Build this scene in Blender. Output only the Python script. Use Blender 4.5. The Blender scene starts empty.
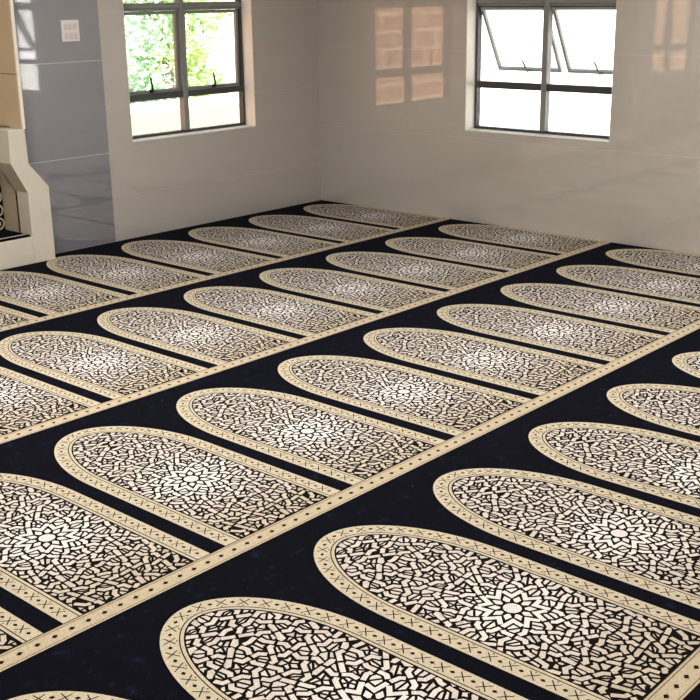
import bpy, bmesh, math, random
import numpy as np
from mathutils import Vector, Matrix

random.seed(7)
rng = np.random.default_rng(60)
C = bpy.context.scene.collection
PI = math.pi

# ------------------------------------------------------------------ helpers
def link(name, data, parent=None):
    o = bpy.data.objects.new(name, data)
    C.objects.link(o)
    if parent is not None:
        o.parent = parent
    return o

def tag(o, label=None, cat=None, group=None, kind=None):
    if label: o['label'] = label
    if cat: o['category'] = cat
    if group: o['group'] = group
    if kind: o['kind'] = kind
    return o

def empty(name, loc, rz=0.0, **kw):
    o = link(name, None)
    o.empty_display_size = 0.1
    o.location = loc
    o.rotation_euler = (0, 0, rz)
    return tag(o, **kw)

def mesh_obj(name, bm, mats, parent=None, bevel=0.0, smooth=False):
    me = bpy.data.meshes.new(name)
    bmesh.ops.recalc_face_normals(bm, faces=bm.faces[:])
    bm.to_mesh(me); bm.free()
    if not isinstance(mats, (list, tuple)): mats = [mats]
    for m in mats: me.materials.append(m)
    if smooth:
        for p in me.polygons: p.use_smooth = True
    o = link(name, me, parent)
    if bevel > 0:
        b = o.modifiers.new('bevel', 'BEVEL'); b.width = bevel; b.segments = 2; b.limit_method = 'ANGLE'
    return o

def box(bm, x0, x1, y0, y1, z0, z1, mi=0):
    vs = [bm.verts.new((x, y, z)) for z in (z0, z1) for (x, y) in ((x0, y0), (x1, y0), (x1, y1), (x0, y1))]
    for f in ((0, 3, 2, 1), (4, 5, 6, 7), (0, 1, 5, 4), (1, 2, 6, 5), (2, 3, 7, 6), (3, 0, 4, 7)):
        fc = bm.faces.new([vs[i] for i in f]); fc.material_index = mi
    return vs

def prism_y(bm, pts, y0, y1, mi=0):
    """extrude polygon of (x, z) points along y"""
    a = [bm.verts.new((x, y0, z)) for x, z in pts]
    b = [bm.verts.new((x, y1, z)) for x, z in pts]
    n = len(pts)
    for f in (bm.faces.new(a), bm.faces.new(b[::-1])): f.material_index = mi
    for i in range(n):
        f = bm.faces.new((a[i], b[i], b[(i+1) % n], a[(i+1) % n])); f.material_index = mi

def tube(bm, pts, rad, n=8):
    rings = []
    for i, p in enumerate(pts):
        p = Vector(p)
        d = (Vector(pts[min(i+1, len(pts)-1)]) - Vector(pts[max(i-1, 0)])).normalized()
        a = d.orthogonal().normalized(); b = d.cross(a)
        r = rad[i] if isinstance(rad, (list, tuple)) else rad
        rings.append([bm.verts.new(p + a*r*math.cos(t) + b*r*math.sin(t)) for t in [2*PI*k/n for k in range(n)]])
    for r0, r1 in zip(rings, rings[1:]):
        # align ring starts
        k0 = min(range(n), key=lambda k: (r1[k].co - r0[0].co).length)
        r1[:] = r1[k0:] + r1[:k0]
        for k in range(n):
            bm.faces.new((r0[k], r0[(k+1) % n], r1[(k+1) % n], r1[k]))
    bm.faces.new(rings[0][::-1]); bm.faces.new(rings[-1])

# ------------------------------------------------------------------ materials
def srgb(r, g, b):
    f = lambda c: (c/255/12.92) if c/255 <= 0.04045 else ((c/255+0.055)/1.055)**2.4
    return (f(r), f(g), f(b), 1.0)

def new_mat(name):
    m = bpy.data.materials.new(name); m.use_nodes = True
    nt = m.node_tree; p = nt.nodes['Principled BSDF']
    return m, nt, p

def simple(name, col, rough=0.5, spec=0.5, metal=0.0, var=0.08, scale=30.0, bump=0.0, bscale=400.0):
    m, nt, p = new_mat(name)
    N = nt.nodes.new; L = nt.links.new
    tc = N('ShaderNodeTexCoord'); no = N('ShaderNodeTexNoise'); no.inputs['Scale'].default_value = scale; no.inputs['Detail'].default_value = 4
    L(tc.outputs['Object'], no.inputs['Vector'])
    mx = N('ShaderNodeMix'); mx.data_type = 'RGBA'
    mx.inputs['A'].default_value = tuple(c*(1-var) for c in col[:3]) + (1,)
    mx.inputs['B'].default_value = tuple(min(1, c*(1+var)) for c in col[:3]) + (1,)
    L(no.outputs['Fac'], mx.inputs['Factor']); L(mx.outputs['Result'], p.inputs['Base Color'])
    p.inputs['Roughness'].default_value = rough; p.inputs['Specular IOR Level'].default_value = spec
    p.inputs['Metallic'].default_value = metal
    if bump > 0:
        n2 = N('ShaderNodeTexNoise'); n2.inputs['Scale'].default_value = bscale; n2.inputs['Detail'].default_value = 2
        L(tc.outputs['Object'], n2.inputs['Vector'])
        bp = N('ShaderNodeBump'); bp.inputs['Strength'].default_value = bump; bp.inputs['Distance'].default_value = 0.002
        L(n2.outputs['Fac'], bp.inputs['Height']); L(bp.outputs['Normal'], p.inputs['Normal'])
    return m

def tile_mat(name, c1, c2, mortar, axis, bw, rh, rough=0.03, spec=1.0, msize=0.003, cloud=1.2, offx=0.0, offz=0.0, cior=1.8):
    """glazed wall tile; axis: which horizontal object axis runs along the wall"""
    m, nt, p = new_mat(name)
    N = nt.nodes.new; L = nt.links.new
    tc = N('ShaderNodeTexCoord'); sp = N('ShaderNodeSeparateXYZ'); cb = N('ShaderNodeCombineXYZ')
    L(tc.outputs['Object'], sp.inputs[0])
    ad = N('ShaderNodeMath'); ad.operation = 'ADD'; ad.inputs[1].default_value = offx
    L(sp.outputs[axis], ad.inputs[0]); L(ad.outputs[0], cb.inputs['X']); az_ = N('ShaderNodeMath'); az_.operation = 'ADD'; az_.inputs[1].default_value = offz; L(sp.outputs['Z'], az_.inputs[0]); L(az_.outputs[0], cb.inputs['Y'])
    no = N('ShaderNodeTexNoise'); no.inputs['Scale'].default_value = cloud; no.inputs['Detail'].default_value = 5; no.inputs['Roughness'].default_value = 0.6
    mp = N('ShaderNodeMapping'); mp.inputs['Scale'].default_value = (1, 1, 3.0)
    L(tc.outputs['Object'], mp.inputs['Vector']); L(mp.outputs['Vector'], no.inputs['Vector'])
    mx = N('ShaderNodeMix'); mx.data_type = 'RGBA'; mx.inputs['A'].default_value = c1; mx.inputs['B'].default_value = c2
    L(no.outputs['Fac'], mx.inputs['Factor'])
    br = N('ShaderNodeTexBrick'); br.offset = 0.0; br.squash = 1.0
    br.inputs['Scale'].default_value = 1.0; br.inputs['Mortar Size'].default_value = msize; br.inputs['Mortar Smooth'].default_value = 0.3
    br.inputs['Brick Width'].default_value = bw; br.inputs['Row Height'].default_value = rh
    br.inputs['Mortar'].default_value = mortar; br.inputs['Bias'].default_value = -1.0
    L(cb.outputs[0], br.inputs['Vector']); L(mx.outputs['Result'], br.inputs['Color1']); L(mx.outputs['Result'], br.inputs['Color2'])
    L(br.outputs['Color'], p.inputs['Base Color'])
    p.inputs['Roughness'].default_value = 0.35; p.inputs['Specular IOR Level'].default_value = 0.3
    p.inputs['Coat Weight'].default_value = spec; p.inputs['Coat Roughness'].default_value = rough; p.inputs['Coat IOR'].default_value = cior
    n2 = N('ShaderNodeTexNoise'); n2.inputs['Scale'].default_value = 3.5; n2.inputs['Detail'].default_value = 1
    L(tc.outputs['Object'], n2.inputs['Vector'])
    bp = N('ShaderNodeBump'); bp.inputs['Strength'].default_value = 0.05; bp.inputs['Distance'].default_value = 0.01
    L(n2.outputs['Fac'], bp.inputs['Height'])
    b2 = N('ShaderNodeBump'); b2.inputs['Strength'].default_value = 0.4; b2.inputs['Distance'].default_value = 0.002; b2.invert = True
    L(br.outputs['Fac'], b2.inputs['Height']); L(bp.outputs['Normal'], b2.inputs['Normal']); L(b2.outputs['Normal'], p.inputs['Normal']); L(bp.outputs['Normal'], p.inputs['Coat Normal'])
    return m

def pile_mat(name, col, speck=None, attr=None):
    """cut-pile carpet wool"""
    m, nt, p = new_mat(name)
    N = nt.nodes.new; L = nt.links.new
    tc = N('ShaderNodeTexCoord')
    no = N('ShaderNodeTexNoise'); no.inputs['Scale'].default_value = 260.0; no.inputs['Detail'].default_value = 2
    L(tc.outputs['Object'], no.inputs['Vector'])
    mx = N('ShaderNodeMix'); mx.data_type = 'RGBA'; mx.blend_type = 'MULTIPLY'; mx.inputs['Factor'].default_value = 1.0
    rp = N('ShaderNodeValToRGB'); rp.color_ramp.elements[0].position = 0.3; rp.color_ramp.elements[0].color = (0.72, 0.70, 0.68, 1)
    rp.color_ramp.elements[1].position = 0.62; rp.color_ramp.elements[1].color = (1.06, 1.06, 1.06, 1)
    L(no.outputs['Fac'], rp.inputs['Fac']); L(rp.outputs['Color'], mx.inputs['B'])
    if attr:
        at = N('ShaderNodeAttribute'); at.attribute_name = attr
        L(at.outputs['Color'], mx.inputs['A'])
    else:
        mx.inputs['A'].default_value = col
    out = mx.outputs['Result']
    if speck:
        n2 = N('ShaderNodeTexNoise'); n2.inputs['Scale'].default_value = 21.0; n2.inputs['Detail'].default_value = 6; n2.inputs['Roughness'].default_value = 0.72
        L(tc.outputs['Object'], n2.inputs['Vector'])
        r2 = N('ShaderNodeValToRGB'); r2.color_ramp.elements[0].position = 0.56; r2.color_ramp.elements[0].color = (0, 0, 0, 1)
        r2.color_ramp.elements[1].position = 0.72; r2.color_ramp.elements[1].color = (1, 1, 1, 1)
        L(n2.outputs['Fac'], r2.inputs['Fac'])
        m2 = N('ShaderNodeMix'); m2.data_type = 'RGBA'; L(r2.outputs['Color'], m2.inputs['Factor']); L(out, m2.inputs['A']); m2.inputs['B'].default_value = speck
        # pale lint
        vo = N('ShaderNodeTexVoronoi'); vo.inputs['Scale'].default_value = 9.0
        L(tc.outputs['Object'], vo.inputs['Vector'])
        r3 = N('ShaderNodeMath'); r3.operation = 'LESS_THAN'; r3.inputs[1].default_value = 0.028
        L(vo.outputs['Distance'], r3.inputs[0])
        m3 = N('ShaderNodeMix'); m3.data_type = 'RGBA'; L(r3.outputs[0], m3.inputs['Factor']); L(m2.outputs['Result'], m3.inputs['A']); m3.inputs['B'].default_value = srgb(105, 115, 120)
        out = m3.outputs['Result']
    L(out, p.inputs['Base Color'])
    p.inputs['Roughness'].default_value = 0.95; p.inputs['Specular IOR Level'].default_value = 0.08
    bp = N('ShaderNodeBump'); bp.inputs['Strength'].default_value = 0.5; bp.inputs['Distance'].default_value = 0.003
    L(no.outputs['Fac'], bp.inputs['Height']); L(bp.outputs['Normal'], p.inputs['Normal'])
    return m

def glass_mat(name):
    m, nt, p = new_mat(name)
    N = nt.nodes.new; L = nt.links.new
    nt.nodes.remove(p)
    tr = N('ShaderNodeBsdfTransparent'); tr.inputs['Color'].default_value = (0.93, 0.96, 0.95, 1)
    gl = N('ShaderNodeBsdfGlossy'); gl.inputs['Roughness'].default_value = 0.02
    no = N('ShaderNodeTexNoise'); no.inputs['Scale'].default_value = 2.0
    lw = N('ShaderNodeLayerWeight'); lw.inputs['Blend'].default_value = 0.5
    pw = N('ShaderNodeMath'); pw.operation = 'POWER'; pw.inputs[1].default_value = 4.0; L(lw.outputs['Facing'], pw.inputs[0])
    mr = N('ShaderNodeMapRange'); mr.inputs['To Min'].default_value = 0.045; mr.inputs['To Max'].default_value = 0.7
    mu = N('ShaderNodeMath'); mu.operation = 'MULTIPLY'; L(pw.outputs[0], mr.inputs['Value'])
    m0 = N('ShaderNodeMapRange'); m0.inputs['To Min'].default_value = 0.9; m0.inputs['To Max'].default_value = 1.0; L(no.outputs['Fac'], m0.inputs['Value'])
    L(mr.outputs[0], mu.inputs[0]); L(m0.outputs[0], mu.inputs[1])
    mx = N('ShaderNodeMixShader'); L(mu.outputs[0], mx.inputs[0]); L(tr.outputs[0], mx.inputs[1]); L(gl.outputs[0], mx.inputs[2])
    L(mx.outputs[0], nt.nodes['Material Output'].inputs['Surface'])
    return m

def brick_mat(name):
    m, nt, p = new_mat(name)
    N = nt.nodes.new; L = nt.links.new
    tc = N('ShaderNodeTexCoord'); sp = N('ShaderNodeSeparateXYZ'); cb = N('ShaderNodeCombineXYZ')
    L(tc.outputs['Object'], sp.inputs[0]); L(sp.outputs['X'], cb.inputs['X']); L(sp.outputs['Z'], cb.inputs['Y'])
    br = N('ShaderNodeTexBrick'); br.inputs['Scale'].default_value = 1.0; br.inputs['Brick Width'].default_value = 0.46; br.inputs['Row Height'].default_value = 0.23
    br.inputs['Mortar Size'].default_value = 0.018; br.inputs['Color1'].default_value = srgb(206, 150, 110); br.inputs['Color2'].default_value = srgb(190, 132, 98); br.inputs['Mortar'].default_value = srgb(232, 205, 180)
    L(cb.outputs[0], br.inputs['Vector']); L(br.outputs['Color'], p.inputs['Base Color']); p.inputs['Roughness'].default_value = 0.9
    return m

def leaf_mat(name, c1, c2):
    m, nt, p = new_mat(name)
    N = nt.nodes.new; L = nt.links.new
    tc = N('ShaderNodeTexCoord'); no = N('ShaderNodeTexNoise'); no.inputs['Scale'].default_value = 1.6; no.inputs['Detail'].default_value = 6
    L(tc.outputs['Object'], no.inputs['Vector'])
    rp = N('ShaderNodeValToRGB'); rp.color_ramp.elements[0].position = 0.38; rp.color_ramp.elements[0].color = c1
    rp.color_ramp.elements[1].position = 0.62; rp.color_ramp.elements[1].color = c2
    L(no.outputs['Fac'], rp.inputs['Fac']); L(rp.outputs['Color'], p.inputs['Base Color'])
    p.inputs['Roughness'].default_value = 0.6
    p.inputs['Subsurface Weight'].default_value = 0.0
    return m

M = {}
M['ground_pile'] = pile_mat('black navy pile', srgb(13, 14, 24), speck=srgb(32, 38, 64))
M['field_pile'] = pile_mat('black field pile', srgb(22, 18, 17))
M['gold_pile'] = pile_mat('pale gold pile', srgb(204, 193, 170))
M['band_pile'] = pile_mat('gold band pile', srgb(198, 184, 159))
M['dark_thread'] = pile_mat('dark brown thread', srgb(40, 31, 22))
M['motif_pile'] = pile_mat('cream motif pile', (1, 1, 1, 1), attr='tone')
M['tile_left'] = tile_mat('beige glazed tile', srgb(198, 193, 187), srgb(184, 178, 171), srgb(204, 198, 191), 'X', 30.0, 0.62, offx=15, offz=0.31)
M['tile_right'] = tile_mat('beige glazed tile right', srgb(200, 195, 189), srgb(185, 179, 171), srgb(203, 197, 190), 'Y', 30.0, 0.62, offx=15)
M['tile_grey'] = tile_mat('grey glazed tile', srgb(150, 150, 156), srgb(128, 129, 138), srgb(190, 188, 186), 'X', 4.0, 0.62, rough=0.03, spec=1.0, offx=2.0, cior=2.3)
M['tile_brown'] = tile_mat('brown glazed tile', srgb(214, 194, 166), srgb(196, 174, 144), srgb(130, 108, 82), 'Y', 2.0, 0.62, rough=0.1, spec=0.3, offx=1.0, offz=0.044)
M['plaster'] = simple('warm white plaster', srgb(218, 210, 198), 0.6, 0.3, scale=6, var=0.04)
M['reveal'] = simple('white painted reveal', srgb(236, 230, 220), 0.5, 0.3, scale=5, var=0.03)
M['ceiling'] = simple('white ceiling paint', srgb(225, 222, 215), 0.8, 0.2, scale=4, var=0.02)
M['concrete'] = simple('grey screed', srgb(150, 146, 140), 0.9, 0.2, scale=12, var=0.15)
M['frame'] = simple('grey powder coated aluminium', srgb(138, 139, 137), 0.4, 0.5, scale=20, var=0.06)
M['frame_dark'] = simple('dark grey aluminium', srgb(70, 71, 72), 0.4, 0.5, scale=20, var=0.06)
M['gasket'] = simple('black handle', srgb(38, 40, 40), 0.35, 0.5)
M['sash_bloom'] = simple('bloom lightened aluminium', srgb(165, 166, 164), 0.4, 0.5, scale=20, var=0.05)  # open sashes: frame grey lightened to paint in the window bloom
M['glass'] = glass_mat('window glass')
M['plastic'] = simple('white plastic', srgb(232, 226, 224), 0.35, 0.5, var=0.02)
M['plastic_grey'] = simple('off-white plastic', srgb(214, 206, 206), 0.4, 0.5, var=0.02)
M['white_paint'] = simple('white painted plaster', srgb(214, 208, 194), 0.45, 0.4, scale=9, var=0.05)
M['beige_reveal'] = simple('beige lining', srgb(190, 178, 156), 0.6, 0.3, scale=7, var=0.06)
M['peach_wall'] = simple('peach painted masonry', srgb(196, 152, 134), 0.9, 0.1, scale=2.5, var=0.06)
M['white_wall'] = simple('whitewashed masonry', srgb(240, 238, 236), 0.9, 0.1, scale=1.5, var=0.03)
M['paving'] = simple('pale dusty paving', srgb(225, 214, 200), 0.95, 0.1, scale=1.0, var=0.08)
M['brick'] = brick_mat('orange block wall')
M['bark'] = simple('bark', srgb(120, 104, 84), 0.9, 0.1, scale=14, var=0.3, bump=0.6, bscale=30)
M['leaf_a'] = leaf_mat('pale green leaves', srgb(150, 190, 120), srgb(206, 228, 165))
M['leaf_b'] = leaf_mat('mint green leaves', srgb(150, 192, 150), srgb(210, 234, 204))
M['leaf_c'] = leaf_mat('yellow green leaves', srgb(160, 190, 90), srgb(220, 232, 150))

# ------------------------------------------------------------------ prayer niche pattern (flat geometry, local base at y=0, tip at +y)
PITCH = 0.60; ROW = 1.3703
HALF_W = 0.268; TIP = 1.181; ELL = 0.472
MED = 0.480

def contour(off, n=26, yb=0.0):
    """arch outline offset inward by off, counter-clockwise from bottom right"""
    a = HALF_W; sy = TIP - ELL
    pts = [(a - off, yb)]
    for k in range(n + 1):
        t = PI * k / n
        x, y = a*math.cos(t), ELL*math.sin(t)
        nx, ny = math.cos(t)/a, math.sin(t)/ELL
        l = math.hypot(nx, ny)
        pts.append((x - off*nx/l, sy + y - off*ny/l))
    pts.append((-(a - off), yb))
    return pts

def clip_half(poly, p, nrm):
    """keep the side where (q-p).nrm <= 0"""
    out = []
    n = len(poly)
    for i in range(n):
        a, b = poly[i], poly[(i+1) % n]
        da = (a[0]-p[0])*nrm[0] + (a[1]-p[1])*nrm[1]
        db = (b[0]-p[0])*nrm[0] + (b[1]-p[1])*nrm[1]
        if da <= 0: out.append(a)
        if (da < 0 < db) or (db < 0 < da):
            t = da/(da-db); out.append((a[0]+(b[0]-a[0])*t, a[1]+(b[1]-a[1])*t))
    return out

def clip_convex(poly, cl):
    n = len(cl)
    for i in range(n):
        a, b = cl[i], cl[(i+1) % n]
        d = (b[0]-a[0], b[1]-a[1])
        if math.hypot(*d) < 1e-9: continue
        poly = clip_half(poly, a, (d[1], -d[0]))
        if len(poly) < 3: return []
    return poly

def area(p):
    return 0.5*sum(p[i][0]*p[(i+1) % len(p)][1] - p[(i+1) % len(p)][0]*p[i][1] for i in range(len(p)))

def power_cells(S, W, bound):
    """weighted Voronoi cells of the seeds"""
    cells = []
    S = np.array(S); W = np.array(W)
    for i in range(len(S)):
        poly = list(bound)
        d2 = ((S - S[i])**2).sum(1)
        for j in np.argsort(d2)[1:26]:
            dv = S[j]-S[i]; d = math.sqrt(d2[j])
            t = (d2[j] + W[i]-W[j])/(2*d)
            n = dv/d
            poly = clip_half(poly, tuple(S[i]+n*t), tuple(n))
            if len(poly) < 3: break
        cells.append(poly)
    return cells

def clean(poly, eps=0.004):
    out = []
    for p in poly:
        if not out or math.hypot(p[0]-out[-1][0], p[1]-out[-1][1]) > eps: out.append(p)
    while len(out) > 2 and math.hypot(out[0][0]-out[-1][0], out[0][1]-out[-1][1]) <= eps: out.pop()
    return out

def line_x(p, d, q, e):
    den = d[0]*e[1]-d[1]*e[0]
    if abs(den) < 1e-9: return None
    t = ((q[0]-p[0])*e[1]-(q[1]-p[1])*e[0])/den
    return (p[0]+d[0]*t, p[1]+d[1]*t)

def inset(poly, d):
    """inset a ccw polygon, None when it collapses"""
    n = len(poly); dirs = []
    for i in range(n):
        a, b = poly[i], poly[(i+1) % n]
        l = math.hypot(b[0]-a[0], b[1]-a[1])
        if l < 1e-6: return None
        dirs.append(((b[0]-a[0])/l, (b[1]-a[1])/l))
    out = []
    for i in range(n):
        d0, d1 = dirs[i-1], dirs[i]
        p = poly[i]
        q0 = (p[0]-d0[1]*d, p[1]+d0[0]*d); q1 = (p[0]-d1[1]*d, p[1]+d1[0]*d)
        x = line_x(q0, d0, q1, d1)
        if x is None: x = q1
        if math.hypot(x[0]-p[0], x[1]-p[1]) > 3.2*d: 
            l = math.hypot(x[0]-p[0], x[1]-p[1]); x = (p[0]+(x[0]-p[0])*3.2*d/l, p[1]+(x[1]-p[1])*3.2*d/l)
        out.append(x)
    bad = 0
    for i in range(n):
        a, b = out[i], out[(i+1) % n]
        if (b[0]-a[0])*dirs[i][0]+(b[1]-a[1])*dirs[i][1] <= 0: bad += 1
    if bad or area(out) < 5e-5: return None
    return out

def centroid(c):
    A = 0; cx = cy = 0
    for i in range(len(c)):
        a, b = c[i], c[(i+1) % len(c)]; k = a[0]*b[1]-b[0]*a[1]; A += k; cx += (a[0]+b[0])*k; cy += (a[1]+b[1])*k
    return (cx/(3*A), cy/(3*A)) if abs(A) > 1e-9 else (sum(p[0] for p in c)/len(c), sum(p[1] for p in c)/len(c))

def shrink(poly, d):
    """scale a star towards its centre until its sides have moved in by about d"""
    c = centroid(poly); m = 1e9
    for i in range(len(poly)):
        a, b = poly[i], poly[(i+1) % len(poly)]
        l = math.hypot(b[0]-a[0], b[1]-a[1])
        if l < 0.004: continue
        m = min(m, abs((b[0]-a[0])*(a[1]-c[1])-(b[1]-a[1])*(a[0]-c[0]))/l)
    k = max(0.50, 1-d/max(m, 1e-4))
    return [(c[0]+(p[0]-c[0])*k, c[1]+(p[1]-c[1])*k) for p in poly]

def split_big(q):
    A = abs(area(q))
    if A < 3.0e-4: return [q]
    c = centroid(q); g = GAP*0.38
    far = max(q, key=lambda p: (math.hypot(p[0]-c[0], p[1]-c[1]), abs(p[0]) < 1e-6))
    t0 = math.atan2(far[1]-c[1], abs(far[0]-c[0]))
    if abs(c[0]) < 1e-4: t0 = PI/2
    elif c[0] < 0: t0 = PI - t0
    out = []
    if A < 1.0e-3:
        for s in (1, -1):
            n_ = (-math.sin(t0)*s, math.cos(t0)*s)
            out.append(clip_half(q, (c[0]-n_[0]*g, c[1]-n_[1]*g), n_))
    else:
        k = 5
        for i in range(k):
            a0 = t0+2*PI*i/k; a1 = t0+2*PI*(i+1)/k
            n0 = (math.sin(a0), -math.cos(a0)); n1 = (-math.sin(a1), math.cos(a1))
            o = clip_half(q, (c[0]-n0[0]*g, c[1]-n0[1]*g), n0)
            if len(o) > 2: o = clip_half(o, (c[0]-n1[0]*g, c[1]-n1[1]*g), n1)
            out.append(o)
    out = [o for o in out if len(o) > 2 and abs(area(o)) > 4e-5]
    return out if sum(abs(area(o)) for o in out) > 0.15*A else [q]

STRAP = 0.0150; GAP = 0.0095; THETA = math.radians(57)
def niche_pieces():
    # mirrored seeds: one large rosette cell, ten cells round it, the rest relaxed
    def mk():
        fixed = [(0.0, MED)]
        wf = [0.108**2 - 0.05**2]
        for k in range(10):
            t = PI/2 + 2*PI*k/10
            fixed.append((0.158*math.cos(t), MED + 0.158*math.sin(t))); wf.append(0.0)
        for yy in (0.885, 0.075):
            fixed.append((0.0, yy)); wf.append(0.0)
        return fixed, wf
    fixed, wf = mk()
    half = []
    tries = 0
    while tries < 9000:
        tries += 1
        p = (rng.uniform(0.0, 0.36), rng.uniform(-0.14, 1.34))
        if p[0] < 0.046: continue
        if math.hypot(p[0], p[1]-MED) < 0.225: continue
        if all(math.hypot(p[0]-q[0], p[1]-q[1]) > 0.079 for q in half) and all(math.hypot(p[0]-q[0], p[1]-q[1]) > 0.079 for q in fixed):
            half.append(p)
    axis = []
    for yy in np.arange(-0.10, 1.34, 0.095):
        if abs(yy-MED) > 0.22 and all(math.hypot(q[0], q[1]-yy) > 0.08 for q in fixed) and all(math.hypot(q[0], q[1]-yy) > 0.07 for q in half): axis.append((0.0, float(yy)))
    bound = [(-0.42, -0.22), (0.42, -0.22), (0.42, 1.42), (-0.42, 1.42)]
    for it in range(14):
        S = fixed + axis + half + [(-x, y) for x, y in half]
        Wt = wf + [0.0]*(len(S)-len(wf))
        cells = power_cells(S, Wt, bound)
        if it == 13: break
        nf, na, nh = len(fixed), len(axis), len(half)
        def cen(c):
            A = 0; cx = cy = 0
            for i in range(len(c)):
                a, b = c[i], c[(i+1) % len(c)]; k = a[0]*b[1]-b[0]*a[1]; A += k; cx += (a[0]+b[0])*k; cy += (a[1]+b[1])*k
            return cx/(3*A), cy/(3*A)
        axis = [(0.0, cen(cells[nf+i])[1]) for i in range(na)]
        half = [cen(cells[nf+na+i]) for i in range(nh)]
    pieces = []
    vert = {}
    for ci, c in enumerate(cells):
        c = clean(c, 0.002)
        n = len(c)
        if n < 3: continue
        th = math.radians(66) if ci == 0 else THETA
        mids = [((c[i][0]+c[(i+1) % n][0])/2, (c[i][1]+c[(i+1) % n][1])/2) for i in range(n)]
        ed = []
        for i in range(n):
            dx, dy = c[(i+1) % n][0]-c[i][0], c[(i+1) % n][1]-c[i][1]; l = math.hypot(dx, dy); ed.append((dx/l, dy/l, l))
        ps = []
        for i in range(n):
            e0, e1 = ed[i-1], ed[i]
            m0, m1 = mids[i-1], mids[i]
            ct, st = math.cos(th), math.sin(th)
            # from m0 along +e0 rotated inward (left), from m1 along -e1 rotated inward
            d0 = (e0[0]*ct - e0[1]*st, e0[0]*st + e0[1]*ct)
            b = (-e1[0], -e1[1]); d1 = (b[0]*ct + b[1]*st, -b[0]*st + b[1]*ct)
            p = line_x(m0, d0, m1, d1)
            cx, cy = sum(q[0] for q in c)/n, sum(q[1] for q in c)/n
            if p is None or (p[0]-m0[0])*d0[0]+(p[1]-m0[1])*d0[1] <= 0 or math.hypot(p[0]-m0[0], p[1]-m0[1]) > 0.8*max(math.hypot(cx-m0[0], cy-m0[1]), 1e-3):
                p = ((m0[0]+m1[0])/2*0.8+cx*0.2, (m0[1]+m1[1])/2*0.8+cy*0.2)
            ps.append(p)
            # strap piece m0 -> p -> m1
            def strap(a, p, b, ta, tb):
                la = math.hypot(p[0]-a[0], p[1]-a[1]); lb = math.hypot(b[0]-p[0], b[1]-p[1])
                if la < 1e-4 or lb < 1e-4: return
                da = ((p[0]-a[0])/la, (p[1]-a[1])/la); db = ((b[0]-p[0])/lb, (b[1]-p[1])/lb)
                w = STRAP/2
                na_, nb_ = (-da[1], da[0]), (-db[1], db[0])
                sx = line_x((a[0]+na_[0]*w, a[1]+na_[1]*w), da, (b[0]+nb_[0]*w, b[1]+nb_[1]*w), db)
                sy_ = line_x((a[0]-na_[0]*w, a[1]-na_[1]*w), da, (b[0]-nb_[0]*w, b[1]-nb_[1]*w), db)
                if sx is None or sy_ is None:
                    sx = (p[0]+na_[0]*w, p[1]+na_[1]*w); sy_ = (p[0]-na_[0]*w, p[1]-na_[1]*w)
                A = (a[0]+da[0]*ta, a[1]+da[1]*ta); B = (b[0]-db[0]*tb, b[1]-db[1]*tb)
                okA = la - ta > 0.004; okB = lb - tb > 0.004
                q = lambda P, N_, s: (P[0]+N_[0]*w*s, P[1]+N_[1]*w*s)
                if okA and okB:
                    pieces.append([q(A, na_, -1), sy_, q(B, nb_, -1), q(B, nb_, 1), sx, q(A, na_, 1)])
                elif okA:
                    E = (p[0]+da[0]*w*0.6, p[1]+da[1]*w*0.6)
                    pieces.append([q(A, na_, -1), q(E, na_, -1), q(E, na_, 1), q(A, na_, 1)])
                elif okB:
                    E = (p[0]-db[0]*w*0.6, p[1]-db[1]*w*0.6)
                    pieces.append([q(E, nb_, -1), q(B, nb_, -1), q(B, nb_, 1), q(E, nb_, 1)])
            strap(m0, p, m1, GAP*0.45, STRAP/2+GAP*0.75)
        star = []
        for i in range(n):
            star += [ps[i], mids[i]]
        if area(star) < 0: star = star[::-1]
        if ci == 0:
            pass
        else:
            q = inset(star, STRAP/2+GAP)
            if q is None: q = inset(star, STRAP/2+GAP*0.7)
            if q is None: q = shrink(star, STRAP/2+GAP)
            if q: pieces.extend(split_big(q))
        for i in range(n):
            key = (round(c[i][0]/0.006), round(c[i][1]/0.006))
            found = None
            for dx in (-1, 0, 1):
                for dy in (-1, 0, 1):
                    if (key[0]+dx, key[1]+dy) in vert: found = (key[0]+dx, key[1]+dy)
            vert.setdefault(found or key, []).append((c[i], ps[i], mids[i-1], mids[i]))
    for k, lst in vert.items():
        if len(lst) < 3: continue
        v = lst[0][0]
        pts = []
        for _, p, a, b in lst: pts += [p, a, b]
        uniq = []
        for p in pts:
            if all(math.hypot(p[0]-u[0], p[1]-u[1]) > 0.004 for u in uniq): uniq.append(p)
        uniq.sort(key=lambda p: math.atan2(p[1]-v[1], p[0]-v[0]))
        q = inset(uniq, STRAP/2+GAP*0.75)
        if q: pieces.extend(split_big(q))
    # rosette centre: round medallion, ten small lozenges
    pieces_c = [[(0.0265*math.cos(2*PI*k/20), MED+0.0265*math.sin(2*PI*k/20)) for k in range(20)]]
    for k in range(10):
        t = 2*PI*(k+0.5)/10; c_, s_ = math.cos(t), math.sin(t)
        loz = [(0.034, -0.004), (0.048, -0.0118), (0.068, 0), (0.048, 0.0118), (0.034, 0.004)]
        pieces_c.append([(r*c_ - u*s_, MED + r*s_ + u*c_) for r, u in loz])
    return pieces_c + pieces

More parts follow.
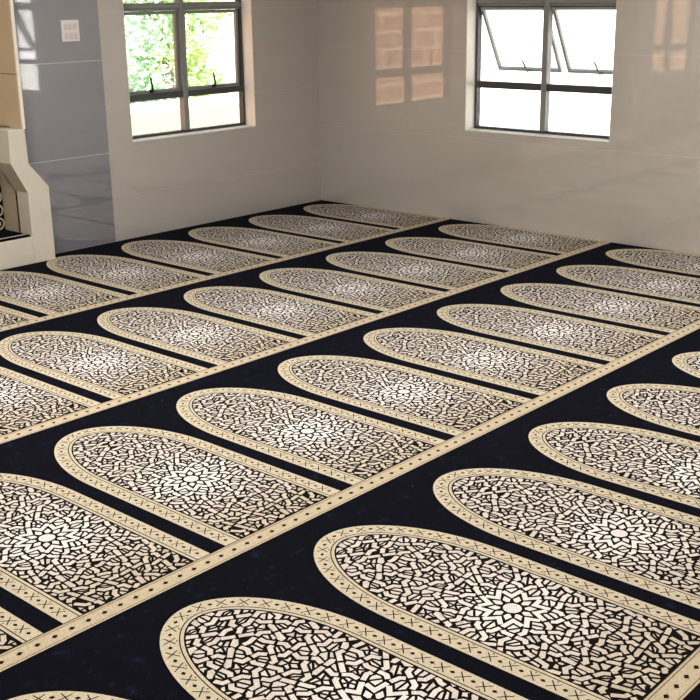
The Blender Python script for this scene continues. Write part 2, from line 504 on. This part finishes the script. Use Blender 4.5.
def build_niche_meshes():
    lim = contour(0.0690, yb=0.007)
    fld = contour(0.062)
    bm = bmesh.new(); col = bm.loops.layers.float_color.new('tone')
    f = bm.faces.new([bm.verts.new((x, y, 0.0)) for x, y in fld]); f.material_index = 0
    for l in f.loops: l[col] = (0, 0, 0, 1)
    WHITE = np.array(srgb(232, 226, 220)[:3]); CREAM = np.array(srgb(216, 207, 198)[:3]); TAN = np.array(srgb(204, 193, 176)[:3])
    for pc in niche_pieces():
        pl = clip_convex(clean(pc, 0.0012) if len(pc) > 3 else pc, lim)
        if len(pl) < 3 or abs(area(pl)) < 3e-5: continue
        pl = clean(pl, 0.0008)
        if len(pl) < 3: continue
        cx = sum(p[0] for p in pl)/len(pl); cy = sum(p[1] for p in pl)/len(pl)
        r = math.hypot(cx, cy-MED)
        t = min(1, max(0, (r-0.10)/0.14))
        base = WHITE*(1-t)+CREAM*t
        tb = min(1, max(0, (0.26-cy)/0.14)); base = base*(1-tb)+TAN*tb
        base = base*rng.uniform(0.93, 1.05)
        try:
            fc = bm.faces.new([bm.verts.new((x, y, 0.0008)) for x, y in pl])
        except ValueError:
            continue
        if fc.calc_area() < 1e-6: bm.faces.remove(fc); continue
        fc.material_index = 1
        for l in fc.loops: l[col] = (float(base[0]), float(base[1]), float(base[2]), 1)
    bmesh.ops.triangulate(bm, faces=[f for f in bm.faces if len(f.verts) > 4])
    for f in bm.faces:
        f.normal_update()
        if f.normal.z < 0: f.normal_flip()
    me = bpy.data.meshes.new('prayer_niche'); bm.to_mesh(me); bm.free()
    me.materials.append(M['field_pile']); me.materials.append(M['motif_pile'])

    # border ribbon round the arch
    bm = bmesh.new()
    def ribbon(o0, o1, z, mi):
        a, b = contour(o0, 40), contour(o1, 40)
        va = [bm.verts.new((x, y, z)) for x, y in a]; vb = [bm.verts.new((x, y, z)) for x, y in b]
        for i in range(len(a)-1):
            f = bm.faces.new((va[i], va[i+1], vb[i+1], vb[i])); f.material_index = mi
    ribbon(0.0, 0.0510, 0.0010, 0); ribbon(0.0510, 0.0545, 0.0008, 1); ribbon(0.0545, 0.0640, 0.0010, 0)
    # lozenges and crosses along the centre line
    mid = contour(0.0265, 160)
    ext = [mid[0]] 
    dist = [0.0]
    for i in range(1, len(mid)): dist.append(dist[-1] + math.hypot(mid[i][0]-mid[i-1][0], mid[i][1]-mid[i-1][1]))
    def at(s):
        i = int(np.searchsorted(dist, s)); i = min(max(i, 1), len(mid)-1)
        t = (s-dist[i-1])/(dist[i]-dist[i-1]+1e-12)
        p = (mid[i-1][0]+(mid[i][0]-mid[i-1][0])*t, mid[i-1][1]+(mid[i][1]-mid[i-1][1])*t)
        d = (mid[i][0]-mid[i-1][0], mid[i][1]-mid[i-1][1]); l = math.hypot(*d)
        return p, (d[0]/l, d[1]/l)
    ns = int(round(dist[-1]/0.064)); st = dist[-1]/ns
    def quad(p, d, pts):
        f = bm.faces.new([bm.verts.new((p[0]+d[0]*u-d[1]*v, p[1]+d[1]*u+d[0]*v, 0.0014)) for u, v in pts]); f.material_index = 1
    for k in range(ns):
        p, d = at((k+0.5)*st)
        quad(p, d, [(-0.0085, 0), (0, -0.0065), (0.0085, 0), (0, 0.0065)])
        p, d = at(k*st if k else 0.004)
        if k:
            for sg in (1, -1):
                h = 0.0016
                a, b = (-0.015, -0.016*sg), (0.015, 0.016*sg)
                l = math.hypot(b[0]-a[0], b[1]-a[1]); n_ = (-(b[1]-a[1])/l*h, (b[0]-a[0])/l*h)
                quad(p, d, [(a[0]+n_[0], a[1]+n_[1]), (a[0]-n_[0], a[1]-n_[1]), (b[0]-n_[0], b[1]-n_[1]), (b[0]+n_[0], b[1]+n_[1])])
            quad(p, d, [(-0.0025, 0.017), (0.0025, 0.017), (0.0025, 0.021), (-0.0025, 0.021)])
    for f in bm.faces:
        f.normal_update()
        if f.normal.z < 0: f.normal_flip()
    mb = bpy.data.meshes.new('niche_border'); bm.to_mesh(mb); bm.free()
    mb.materials.append(M['gold_pile']); mb.materials.append(M['dark_thread'])
    return me, mb

NICHE, BORDER = build_niche_meshes()

# ------------------------------------------------------------------ carpets: five rolls side by side
X_END = -7.82
NX = 13
BAND_TOP = [-1.291, -2.658, -4.030, -5.398]     # upper edge of each gold band
BAND_W = 0.072
labels = [
    'black and gold prayer carpet row running along the wall with the green-tree window',
    'black and gold carpet row just in front of the row along the left wall',
    'carpet row third from the left wall, gold band crossing from lower left to right edge',
    'nearest carpet row with the largest arches, filling the lower right of the floor',
]
def carpet_row(i):
    y0 = 0.0 - 0.006 if i == 0 else BAND_TOP[i-1] - BAND_W
    yt = BAND_TOP[i]
    r = empty('prayer_carpet', (-0.006, yt, 0.0), label=labels[i], cat='carpet', group='prayer carpet rows')
    bm = bmesh.new(); box(bm, X_END, 0.0, -BAND_W, y0-yt, -0.012, 0.0)
    mesh_obj('carpet_pile', bm, M['ground_pile'], r)
    # gold band with lozenges
    bm = bmesh.new()
    def strip(y_a, y_b, z, mi):
        f = bm.faces.new([bm.verts.new(p) for p in ((X_END, y_a, z), (0, y_a, z), (0, y_b, z), (X_END, y_b, z))]); f.material_index = mi
    strip(-BAND_W, 0.0, 0.0010, 0)
    strip(-0.0012, 0.0020, 0.0016, 1)
    strip(-0.0105, -0.0088, 0.0014, 1); strip(-BAND_W+0.0072, -BAND_W+0.0088, 0.0014, 1)
    k = 0; x = -0.03
    while x > X_END+0.02:
        f = bm.faces.new([bm.verts.new((x+u, -BAND_W/2+v, 0.0014)) for u, v in ((-0.0105, 0), (-0.002, -0.0085), (0.0105, 0), (0.002, 0.0085))]); f.material_index = 1
        x -= PITCH/11
    for f in bm.faces:
        f.normal_update()
        if f.normal.z < 0: f.normal_flip()
    me = bpy.data.meshes.new('gold_band'); bm.to_mesh(me); bm.free()
    me.materials.append(M['band_pile']); me.materials.append(M['dark_thread'])
    link('gold_band', me, r)
    for k in range(NX):
        n = link('prayer_niche', NICHE, r); n.location = (-0.2605 - PITCH*k + 0.006, 0.0, 0.0004)
        b = link('niche_border', BORDER, n)
        if k == 0:
            n.scale.x = 0.970; n.location.x -= 0.001
    return r
for i in range(4): carpet_row(i)
# the fifth roll: only its dark head strip reaches the frame
r5 = empty('prayer_carpet', (-0.006, -6.70, 0.0), label='plain black carpet edge at the very bottom right corner, beyond the nearest gold band', cat='carpet', group='prayer carpet rows')
bm = bmesh.new(); box(bm, X_END, 0.0, -0.22, BAND_TOP[3]-BAND_W+6.70, -0.012, 0.0)
mesh_obj('carpet_pile', bm, M['ground_pile'], r5)

# ------------------------------------------------------------------ room shell
XW, YB, HC = -7.84, -6.94, 2.85
FZ = -0.012
WT = 0.17
bm = bmesh.new(); box(bm, XW-0.17, WT, YB-0.17, WT, FZ-0.15, FZ); tag(mesh_obj('floor', bm, M['concrete']), kind='structure')
bm = bmesh.new(); box(bm, XW-0.17, WT, YB-0.17, WT, HC, HC+0.15); tag(mesh_obj('ceiling', bm, M['ceiling']), kind='structure')

def wall_cells(bm, u0, u1, z0, z1, holes, put):
    us = sorted({u0, u1, *[h[0] for h in holes], *[h[1] for h in holes]})
    zs = sorted({z0, z1, *[h[2] for h in holes], *[h[3] for h in holes]})
    for a, b in zip(us, us[1:]):
        for c, d in zip(zs, zs[1:]):
            mu, mz = (a+b)/2, (c+d)/2
            if any(h[0] < mu < h[1] and h[2] < mz < h[3] for h in holes): continue
            put(a, b, c, d)

SILL, HEAD = 0.67, 2.08
W1C, W2C, W3C, W4C = -1.312, -2.068, -6.33, -4.62
HW = 0.596
NX0, NX1, NZ1 = -5.047, -2.855, 2.30
holes = [(W1C-HW, W1C+HW, SILL, HEAD), (W3C-HW, W3C+HW, SILL, HEAD), (NX0, NX1, 0.0, NZ1)]
bm = bmesh.new(); wall_cells(bm, XW, 0.0, FZ, HC, holes, lambda a, b, c, d: box(bm, a, b, 0.0, WT, c, d))
bmesh.ops.remove_doubles(bm, verts=bm.verts[:], dist=1e-5)
wl = tag(mesh_obj('wall_left', bm, M['tile_left']), kind='structure')
holes = [(W2C-HW, W2C+HW, SILL, HEAD), (W4C-HW, W4C+HW, SILL, HEAD)]
bm = bmesh.new(); wall_cells(bm, YB, WT, FZ, HC, holes, lambda a, b, c, d: box(bm, 0.0, WT, a, b, c, d))
bmesh.ops.remove_doubles(bm, verts=bm.verts[:], dist=1e-5)
tag(mesh_obj('wall_right', bm, M['tile_right']), kind='structure')
bm = bmesh.new(); box(bm, XW, 0.0, YB-0.17, YB, FZ, HC); tag(mesh_obj('wall_back', bm, M['plaster']), kind='structure')
bm = bmesh.new(); box(bm, XW-0.17, XW, YB, WT, FZ, HC); tag(mesh_obj('wall_side', bm, M['plaster']), kind='structure')

# grey tiled stripe on the left wall, flush tiles a few millimetres proud
bm = bmesh.new(); box(bm, -2.86, -2.119, -0.006, 0.0, FZ, HC)
tag(mesh_obj('trim_1', bm, M['tile_grey']), kind='structure')

# ------------------------------------------------------------------ windows
def window(name, loc, rz, tz, sash_deg, kind_label):
    """top-hung window; local x along the wall (right when seen from inside), local y outward"""
    w = empty(name, loc, rz, kind='structure')
    D = 0.115
    bm = bmesh.new()
    t = 0.004
    box(bm, -HW, -HW+t, 0.001, D, SILL, HEAD); box(bm, HW-t, HW, 0.001, D, SILL, HEAD); box(bm, -HW, HW, 0.001, D, HEAD-t, HEAD)
    mesh_obj('reveal', bm, M['reveal'], w)
    bm = bmesh.new()
    prism = [(-HW, SILL), (HW, SILL), (HW, SILL+0.008), (-HW, SILL+0.008)]
    prism_y(bm, prism, -0.004, D)
    mesh_obj('sill', bm, M['reveal'], w, bevel=0.002)
    f = 0.018
    x0, x1 = -HW+t, HW-t
    z0, z1 = SILL+0.008, HEAD-t
    zt0, zt1 = tz                                   # lower transom
    zu0, zu1 = 1.545, 1.600                         # upper transom
    bm = bmesh.new()
    y0, y1 = D-0.008, D+0.045
    box(bm, x0, x0+f, y0, y1, z0, z1); box(bm, x1-f, x1, y0, y1, z0, z1)
    box(bm, x0+f, x1-f, y0, y1, z0, z0+0.018); box(bm, x0+f, x1-f, y0, y1, z1-f, z1)
    mesh_obj('window_frame', bm, M['frame_dark'], w, bevel=0.003)
    bm = bmesh.new(); box(bm, -0.022, 0.022, y0-0.006, y1, z0+0.018, z1-f)
    mesh_obj('mullion', bm, M['frame'], w, bevel=0.004)
    for sx0, sx1 in ((x0+f, -0.022), (0.022, x1-f)):
        bm = bmesh.new(); box(bm, sx0, sx1, y0, y1, zt0, zt1); mesh_obj('transom', bm, M['frame_dark'], w, bevel=0.003)
        bm = bmesh.new(); box(bm, sx0, sx1, y0, y1, zu0, zu1); box(bm, sx0, sx1, y0-0.014, y0, zu0+0.018, zu1-0.012)
        mesh_obj('transom', bm, M['frame'], w, bevel=0.003)
        bm = bmesh.new(); box(bm, sx0, sx1, D+0.012, D+0.017, z0+0.018, zt0); mesh_obj('pane', bm, M['glass'], w)
        bm = bmesh.new(); box(bm, sx0, sx1, D+0.012, D+0.017, zu1, z1-f); mesh_obj('pane', bm, M['glass'], w)
        # opening sash hung from the upper transom
        h = zu0 - zt1 - 0.004
        sw = (sx1-sx0)/2 - 0.004
        sf = 0.022
        bm = bmesh.new()
        box(bm, -sw, -sw+sf, -0.014, 0.014, -h, 0); box(bm, sw-sf, sw, -0.014, 0.014, -h, 0)
        box(bm, -sw+sf, sw-sf, -0.014, 0.014, -h, -h+sf); box(bm, -sw+sf, sw-sf, -0.014, 0.014, -sf, 0)
        s = mesh_obj('sash', bm, M['frame'] if sash_deg < 10 else M['sash_bloom'], w, bevel=0.002)
        s.location = ((sx0+sx1)/2, D+0.022, zu0-0.002); s.rotation_euler = (math.radians(sash_deg), 0, 0)
        bm = bmesh.new(); box(bm, -sw+sf, sw-sf, -0.0025, 0.0025, -h+sf, -sf); mesh_obj('pane', bm, M['glass'], s)
        bm = bmesh.new()
        tube(bm, [(0.0, -0.014, -h+0.012), (0.0, -0.034, -h+0.014), (-0.004, -0.040, -h+0.04), (-0.012, -0.038, -h+0.085), (-0.020, -0.040, -h+0.115)], [0.009, 0.009, 0.008, 0.007, 0.005], 8)
        box(bm, -0.012, 0.012, -0.020, -0.013, -h+0.002, -h+0.026)
        mesh_obj('handle', bm, M['gasket'] if sash_deg < 10 else M['frame'], s, smooth=False)  # open sashes get paler handles, window bloom put into the colour
    return w

window('window_1', (W1C, 0, 0), 0.0, (0.935, 0.978), 1.0, '')
window('window_2', (0, W2C, 0), -PI/2, (0.974, 1.022), 29.0, '')
window('window_3', (W3C, 0, 0), 0.0, (0.935, 0.978), 1.0, '')
window('window_4', (0, W4C, 0), -PI/2, (0.974, 1.022), 29.0, '')

# ------------------------------------------------------------------ light switch
sw = empty('light_switch', (-2.354, -0.006, 1.437), label='white square switch plate on the grey tiled stripe left of the window', cat='light switch')
bm = bmesh.new(); box(bm, -0.068, 0.068, -0.012, 0.0, -0.068, 0.068); mesh_obj('switch_plate', bm, M['plastic'], sw, bevel=0.004)
for k, (ux, uz) in enumerate([(-0.036, 0.028), (0.0, 0.028), (0.036, 0.028), (-0.036, -0.032), (0.0, -0.032), (0.036, -0.032)]):
    bm = bmesh.new()
    prism = [(-0.014, -0.019), (0.014, -0.019), (0.014, 0.019), (-0.014, 0.019)]
    a = [bm.verts.new((ux+x, -0.0125, uz+z)) for x, z in prism]
    b = [bm.verts.new((ux+x*0.9, -0.0125-(0.005 if z < 0 else 0.002), uz+z*0.9)) for x, z in prism]
    bm.faces.new(b)
    for i in range(4): bm.faces.new((a[i], a[(i+1) % 4], b[(i+1) % 4], b[i]))
    mesh_obj('rocker', bm, M['plastic_grey'], sw)

# ------------------------------------------------------------------ prayer niche in the left wall
mc = (-2.713 + -5.19)/2
mh = empty('mihrab', (mc, 0, 0), label='white stepped surround of the wall niche with brown tiles above, left of grey stripe', cat='wall niche')
R = lambda x: x - mc
prof_out = [(-2.712, 0.0015), (-2.713, 0.484), (-2.844, 0.642), (-2.850, 0.862)]
prof_in = [(-2.968, 0.862), (-2.974, 0.655), (-2.872, 0.461), (-2.872, 0.198)]
YF = -0.150
bm = bmesh.new()
ML = lambda pts: [(2*mc - x, z) for x, z in pts]
leg_r = [(R(x), z) for x, z in prof_out + prof_in + [(-2.872, 0.0015)]]
leg_l = [(-x, z) for x, z in leg_r][::-1]
prism_y(bm, leg_r, YF, 0.0); prism_y(bm, leg_l, YF, 0.0)
box(bm, R(-2.872)*-1, R(-2.872), YF, -0.02, 0.0015, 0.176)
mesh_obj('surround', bm, M['white_paint'], mh, bevel=0.004)
bm = bmesh.new()
for sgn in (1, -1):
    xs = sorted((sgn*R(-2.872), sgn*R(-2.855)))
    box(bm, xs[0], xs[1], -0.02, 0.44, 0.0015, 0.87)          # lower lining
box(bm, R(NX0)-0.02, R(-2.855), 0.42, 0.44, 0.0015, NZ1+0.02)
box(bm, R(NX0)-0.02, R(-2.855), 0.171, 0.44, NZ1, NZ1+0.02)
mesh_obj('niche_lining', bm, M['beige_reveal'], mh)
bm = bmesh.new()
for sgn in (1, -1):
    xs = sorted((sgn*R(-2.872), sgn*R(-2.856)))
    bm = bmesh.new(); box(bm, xs[0], xs[1], YF, 0.42, 0.864, NZ1)
    mesh_obj('tiled_cheek', bm, M['tile_brown'], mh)
bm = bmesh.new()
for sgn in (1, -1):
    xs = sorted((sgn*R(-2.866), sgn*R(-2.846)))
    bm = bmesh.new(); box(bm, xs[0], xs[1], YF-0.006, YF+0.012, 0.862, NZ1+0.1)
    mesh_obj('edge_trim', bm, M['reveal'], mh, bevel=0.002)
bm = bmesh.new(); box(bm, R(-2.872)*-1, R(-2.872), -0.02, 0.42, 0.0015, 0.178); mesh_obj('platform', bm, M['white_paint'], mh)
bm = bmesh.new()
for sgn in (1, -1):
    xs = sorted((sgn*R(-2.856), sgn*R(-2.846)))
    bm = bmesh.new(); box(bm, xs[0], xs[1], YF+0.012, 0.0, 0.862, NZ1+0.1)
    mesh_obj('niche_side', bm, M['reveal'], mh)

# carpet on the niche platform
pc = empty('niche_carpet', (mc, 0.13, 0.178), label='small black carpet with a cream edge line lying on the raised niche floor', cat='carpet')
hx = R(-2.872) - 0.004
bm = bmesh.new(); box(bm, -hx, hx, -0.262, 0.285, 0.0, 0.010); mesh_obj('carpet_pile', bm, M['ground_pile'], pc)
bm = bmesh.new(); box(bm, -hx+0.01, hx-0.01, -0.235, -0.215, 0.0100, 0.0112); mesh_obj('edge_line', bm, M['gold_pile'], pc)

# patterned cloth panel standing in the niche
pp = empty('patterned_panel', (mc, 0.165, 0.188), label='black panel with cream ring pattern standing inside the niche at the far left edge', cat='panel')
bm = bmesh.new(); box(bm, -1.0, R(-2.878), -0.012, 0.012, 0.0, 0.46); mesh_obj('backing', bm, M['field_pile'], pp)
bm = bmesh.new()
zc = 0.045
row = 0
while zc < 0.45:
    xc = R(-2.878) - 0.042
    while xc > -0.98:
        for r0, r1 in ((0.030, 0.042), (0.008, 0.016)):
            n = 14
            va = [bm.verts.new((xc+r0*math.cos(2*PI*k/n), -0.0135, zc+r0*math.sin(2*PI*k/n))) for k in range(n)]
            vb = [bm.verts.new((xc+r1*math.cos(2*PI*k/n), -0.0135, zc+r1*math.sin(2*PI*k/n))) for k in range(n)]
            for k in range(n): bm.faces.new((va[k], va[(k+1) % n], vb[(k+1) % n], vb[k]))
        xc -= 0.088
    zc += 0.088; row += 1
mesh_obj('ring_pattern', bm, M['gold_pile'], pp)

# ------------------------------------------------------------------ outside
GZ = -0.45
bm = bmesh.new(); box(bm, -30, 40, -30, 40, GZ-0.2, GZ); tag(mesh_obj('ground', bm, M['paving']), kind='structure')
gw = empty('garden_wall', (2.0, 3.6, GZ), label='low peach boundary wall with white coping outside, seen through lower panes of the left window', cat='wall')
bm = bmesh.new(); box(bm, -3.6, 10.0, -0.1, 0.1, 0.0, 0.43-GZ); mesh_obj('wall_body', bm, M['peach_wall'], gw)
bm = bmesh.new(); box(bm, -3.6, 10.0, -0.104, 0.104, 0.43-GZ, 0.53-GZ); mesh_obj('coping', bm, M['white_wall'], gw, bevel=0.01)
bm = bmesh.new(); box(bm, -14, -1.62, 3.6, 3.9, GZ, 3.4)
tag(mesh_obj('block_wall', bm, M['brick']), label='orange block wall outside, mirrored in the glossy tiles of the right wall', cat='wall')
bm = bmesh.new(); box(bm, 6.0, 6.3, -14, 12, GZ, 2.6); box(bm, 5.96, 6.34, -14, 12, 2.6, 2.7)
tag(mesh_obj('boundary_wall', bm, M['white_wall']), label='sunlit whitewashed boundary wall outside behind the right-hand window', cat='wall')

def tree(loc, h, r, leaf, label, seed, n=1500):
    rg = random.Random(seed)
    t = empty('leafy_tree', loc, label=label, cat='tree', group='trees outside the left window')
    bm = bmesh.new()
    tube(bm, [(0, 0, 0), (0.04, 0.02, h*0.25), (-0.03, 0.03, h*0.5), (0.02, 0, h*0.75)], [0.09, 0.075, 0.055, 0.03], 8)
    for k in range(6):
        a = 2*PI*k/6 + rg.random(); z = h*(0.3+0.06*k)
        tube(bm, [(0, 0, z), (0.3*r*math.cos(a), 0.3*r*math.sin(a), z+0.18*r), (0.75*r*math.cos(a), 0.75*r*math.sin(a), z+0.5*r)], [0.035, 0.025, 0.01], 6)
    mesh_obj('trunk', bm, M['bark'], t, smooth=True)
    bm = bmesh.new()
    blobs = []
    for k in range(26):
        a = rg.uniform(0, 2*PI); q = r*math.sqrt(rg.random())*0.8
        blobs.append((Vector((q*math.cos(a), q*math.sin(a), h*rg.uniform(0.14, 1.0))), r*rg.uniform(0.28, 0.5)))
    for k in range(n):
        c, br = rg.choice(blobs)
        d = Vector((rg.gauss(0, 1), rg.gauss(0, 1), rg.gauss(0, 1))).normalized()*br*(rg.random()**0.4)
        p = c + d
        ax = Vector((rg.gauss(0, 1), rg.gauss(0, 1), rg.gauss(0, 0.6))).normalized(); b = ax.orthogonal().normalized()
        b = (Matrix.Rotation(rg.uniform(0, 2*PI), 3, ax) @ b)
        l = rg.uniform(0.035, 0.075); w = l*0.42
        vs = [bm.verts.new(p + ax*l*u + b*w*v) for u, v in ((-1, 0), (-0.2, -1), (1, 0), (-0.2, 1))]
        bm.faces.new(vs)
    mesh_obj('foliage', bm, leaf, t)
    return t
tree((1.55, 5.0, GZ), 3.3, 0.95, M['leaf_b'], 'pale mint tree outside showing through the left pane of the left window', 1, 6000)
tree((3.35, 6.0, GZ), 3.5, 0.95, M['leaf_a'], 'green tree outside showing through the right pane of the left window', 2, 6500)
tree((4.7, 7.9, GZ), 2.9, 0.9, M['leaf_c'], 'yellow-green tree standing farther back behind the other two outside the left window', 3, 4500)
tree((2.5, 8.2, GZ), 3.8, 1.0, M['leaf_b'], 'pale tree in the gap between the two nearer trees outside the left window', 4, 5000)

# ------------------------------------------------------------------ light
def area_light(name, loc, rot, sx, sy, power, col):
    l = bpy.data.lights.new(name, 'AREA'); l.shape = 'RECTANGLE'; l.size = sx; l.size_y = sy; l.energy = power; l.color = col
    o = link(name, l); o.location = loc; o.rotation_euler = rot
    return o
for x, y, e in [(-5.6, -5.2, 44), (-4.4, -2.0, 80), (-2.0, -4.6, 60), (-3.2, -2.8, 12)]:
    area_light('fill_light', (x, y, HC-0.03), (0, 0, 0), 1.2, 0.5, e, (1.0, 0.975, 0.95))  # unseen fill lights added overhead to brighten carpets and walls
sun = bpy.data.lights.new('sun', 'SUN'); sun.energy = 14; sun.angle = math.radians(0.6); sun.color = (1.0, 0.965, 0.93)
so = link('sun', sun); so.rotation_euler = Vector((0.55, 0.62, -0.62)).to_track_quat('-Z', 'Y').to_euler()

w = bpy.data.worlds.new('sky'); bpy.context.scene.world = w; w.use_nodes = True
nt = w.node_tree; bg = nt.nodes['Background']
sk = nt.nodes.new('ShaderNodeTexSky'); sk.sky_type = 'NISHITA'; sk.sun_disc = False
sk.sun_elevation = math.radians(40); sk.sun_rotation = math.radians(220)
hz = nt.nodes.new('ShaderNodeMix'); hz.data_type = 'RGBA'; hz.inputs['Factor'].default_value = 0.6; hz.inputs['B'].default_value = (2.6, 2.5, 2.35, 1)
nt.links.new(sk.outputs['Color'], hz.inputs['A']); nt.links.new(hz.outputs['Result'], bg.inputs['Color']); bg.inputs['Strength'].default_value = 0.6

# ------------------------------------------------------------------ camera
f_px, az, pit, rol = 1127.57, 0.8375053, -0.3058998, -0.0139603
fwd = Vector((math.cos(pit)*math.sin(az), math.cos(pit)*math.cos(az), math.sin(pit)))
right = fwd.cross(Vector((0, 0, 1))).normalized(); up = right.cross(fwd)
r2 = right*math.cos(rol) + up*math.sin(rol); u2 = -right*math.sin(rol) + up*math.cos(rol)
cd = bpy.data.cameras.new('camera'); cd.sensor_width = 36; cd.sensor_fit = 'HORIZONTAL'; cd.lens = f_px*36/700; cd.clip_start = 0.05
cam = link('camera', cd)
m = Matrix((r2, u2, -fwd)).transposed().to_4x4(); m.translation = Vector((-6.824705, -6.451217, 1.642255))
cam.matrix_world = m
sc = bpy.context.scene
sc.camera = cam
sc.view_settings.view_transform = 'Standard'
sc.view_settings.look = 'None'
sc.view_settings.exposure = 0.16
sc.view_settings.gamma = 0.90
sc.cycles.max_bounces = 10
sc.cycles.transparent_max_bounces = 16
